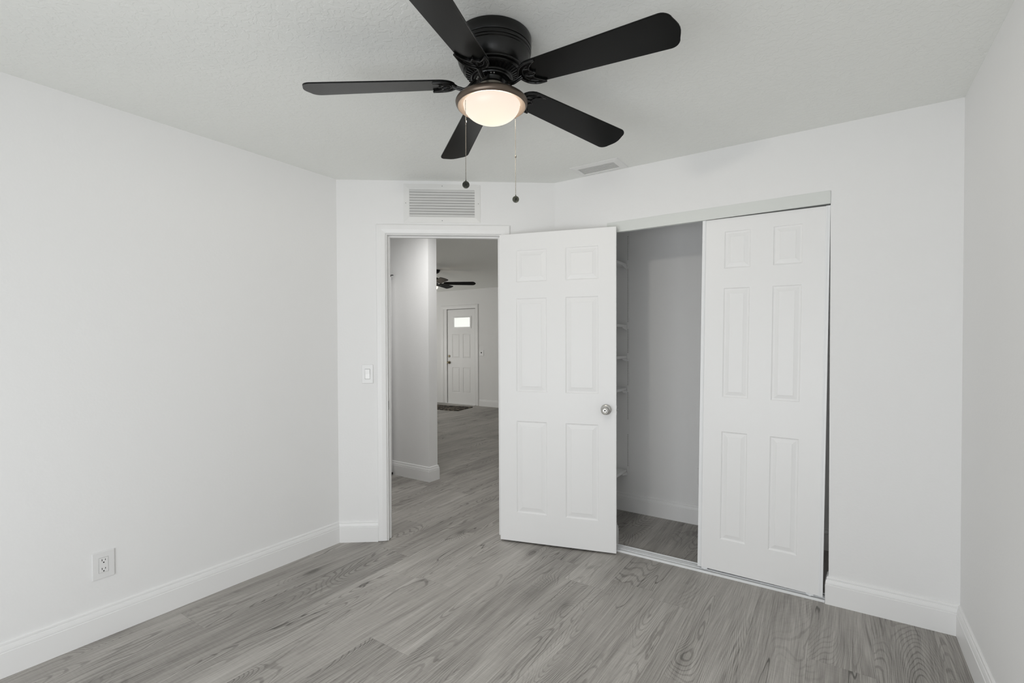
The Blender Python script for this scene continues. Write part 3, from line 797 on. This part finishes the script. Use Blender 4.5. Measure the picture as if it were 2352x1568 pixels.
# ------------------------------------------------------------------ living room fan
fx, fy = -2.430, 5.668
f2 = empty('ceiling_fan', (fx, fy, HL)); tag(f2, 'small distant black ceiling fan seen through the doorway', 'ceiling fan')
MB().lathe([(0.0, 0.0), (0.068, -0.001), (0.070, -0.012), (0.055, -0.040), (0.030, -0.055), (0.0, -0.056)], 40).build('canopy', BLACK, f2, smooth=True)
MB().lathe([(0.012, -0.05), (0.012, -0.13)], 16).build('downrod', BRASS, f2, smooth=True)
MB().lathe([(0.0, -0.115), (0.030, -0.118), (0.046, -0.130), (0.050, -0.160), (0.046, -0.200), (0.030, -0.225), (0.0, -0.228)], 48).build('motor_housing', BLACK, f2, smooth=True)
zb2 = 2.248-HL
b20 = None
o2 = blade_outline(0.12, 0.622, 0.052, 0.064, 0.045)
for k in range(5):
    a = 0.640 + k*2*PI/5
    if b20 is None:
        T = Matrix.Translation((0, 0, zb2)) @ Matrix.Rotation(math.radians(-16), 4, 'X')
        b20 = MB().slab(o2, -0.003, 0.003, T=T).build('blade', BLADE2, f2); b20.rotation_euler = (0, 0, a)
        a20 = MB().tube([(0.045, 0, zb2+0.01), (0.10, 0, zb2-0.008), (0.21, 0, zb2-0.006)], 0.011, 8, flat=0.5).build('blade_arm', BLACK, f2, smooth=True); a20.rotation_euler = (0, 0, a)
    else:
        for src in (b20, a20):
            c = src.copy(); col.objects.link(c); c.parent = f2; c.rotation_euler = (0, 0, a)
MB().lathe([(0.0, -0.225), (0.026, -0.230), (0.034, -0.240), (0.036, -0.252), (0.0, -0.264)], 40).build('light_rim', BLACK, f2, smooth=True)
MB().lathe([(0.034, -0.252), (0.034, -0.275), (0.024, -0.292), (0.0, -0.298)], 40).build('glass_bowl', LAMPG, f2, smooth=True)['label'] = 'glowing glass bowl'
ld = bpy.data.lights.new('living_fan_bulb', 'POINT'); ld.energy = 0.5; ld.color = (1.0, 0.84, 0.66); ld.shadow_soft_size = 0.06
lo = bpy.data.objects.new('living_fan_bulb', ld); col.objects.link(lo); lo.location = (fx, fy, HL-0.39)

# ------------------------------------------------------------------ front door, its frame, mat
fd = empty('door_4', (-4.3695, YF+0.008, 0.012)); tag(fd, 'white front door with a small lit window across its top', 'door', kind=S)
FW, FH = 0.7640, 2.030
FP = [(0.135, 0.345, 0.985, 1.500), (0.435, 0.645, 0.985, 1.500), (0.135, 0.345, 0.235, 0.780), (0.435, 0.645, 0.235, 0.780)]
FHOLE = [(0.180, 0.640, 1.645, 1.860)]
door_slab(FW, FH, 0.040, FP, FHOLE, ins=0.030).build('door_slab', DOORM, fd)
m = MB(); frame_ring(m, 0.255, 0.133, 0.222, 0.100, 0.008, 0.012)
m.build('window_frame', TRIM, fd, loc=(0.410, 0.0, 1.7525))
MB().box(0.181, 0.639, 0.018, 0.024, 1.646, 1.859).build('window_pane', PANE, fd)['label'] = 'bright daylit window pane'
m = MB().lathe([(0.026, 0.0), (0.025, -0.012), (0.012, -0.018), (0.0, -0.018)], 24, axis='y').build('deadbolt', BRASS, fd, smooth=True, loc=(0.045, 0, 1.022))
knob(fd, 0.045, 0.885, 0.0, -1, 1.0, BRASS)
fr2 = empty('trim_2', (0, YF, 0)); tag(fr2, 'white casing and sill of the front door', 'door frame', kind=S)
m = MB(); casing(m, -4.465, -3.590, 2.056, 0.080); m.build('casing', TRIM, fr2)
MB().box(-4.466, -4.379, -0.006, -0.0005, 0.002, 2.056).box(-4.4065, -4.379, -0.011, -0.006, 0.002, 2.056).build('side_jamb', TRIM, fr2, bevel=0.002)
MB().box(-4.379, -3.596, -0.020, 0.004, 0.0, 0.012).build('threshold', TRIM, fr2)
mt = empty('door_mat', (-3.90, 7.53, 0.0005), math.radians(8)); tag(mt, 'dark mottled mat on the floor before the front door', 'mat')
ol = []
for i in range(64):
    t = i/64*4; e = int(t); q = t-e; j = random.uniform(-0.008, 0.008)
    cx, cy = 0.48, 0.29
    ol.append([( -cx+2*cx*q, -cy+j), (cx+j, -cy+2*cy*q), (cx-2*cx*q, cy+j), (-cx+j, cy-2*cy*q)][e])
mo = MB().slab(ol, 0, 0.012).build('pile', RUG, mt)

# ------------------------------------------------------------------ hall door leaf folded against the hall wall
hd = empty('door_5', (-1.748, 3.366, 0.022)); tag(hd, 'edge of a white hall door resting against the hall wall', 'door', kind=S)
MB().box(0, 0.80, 0, 0.034, 0.010, 1.965).build('door_slab', DOORM, hd, bevel=0.001)
MB().box(0.760, 0.801, 0.004, 0.034, 1.9655, 1.984).box(0.760, 0.832, 0.024, 0.040, 1.978, 1.984).box(0.760, 0.806, 0.004, 0.040, -0.010, 0.0095).build('pivot_bracket', DARK, hd)['label'] = 'small dark pivot hardware'
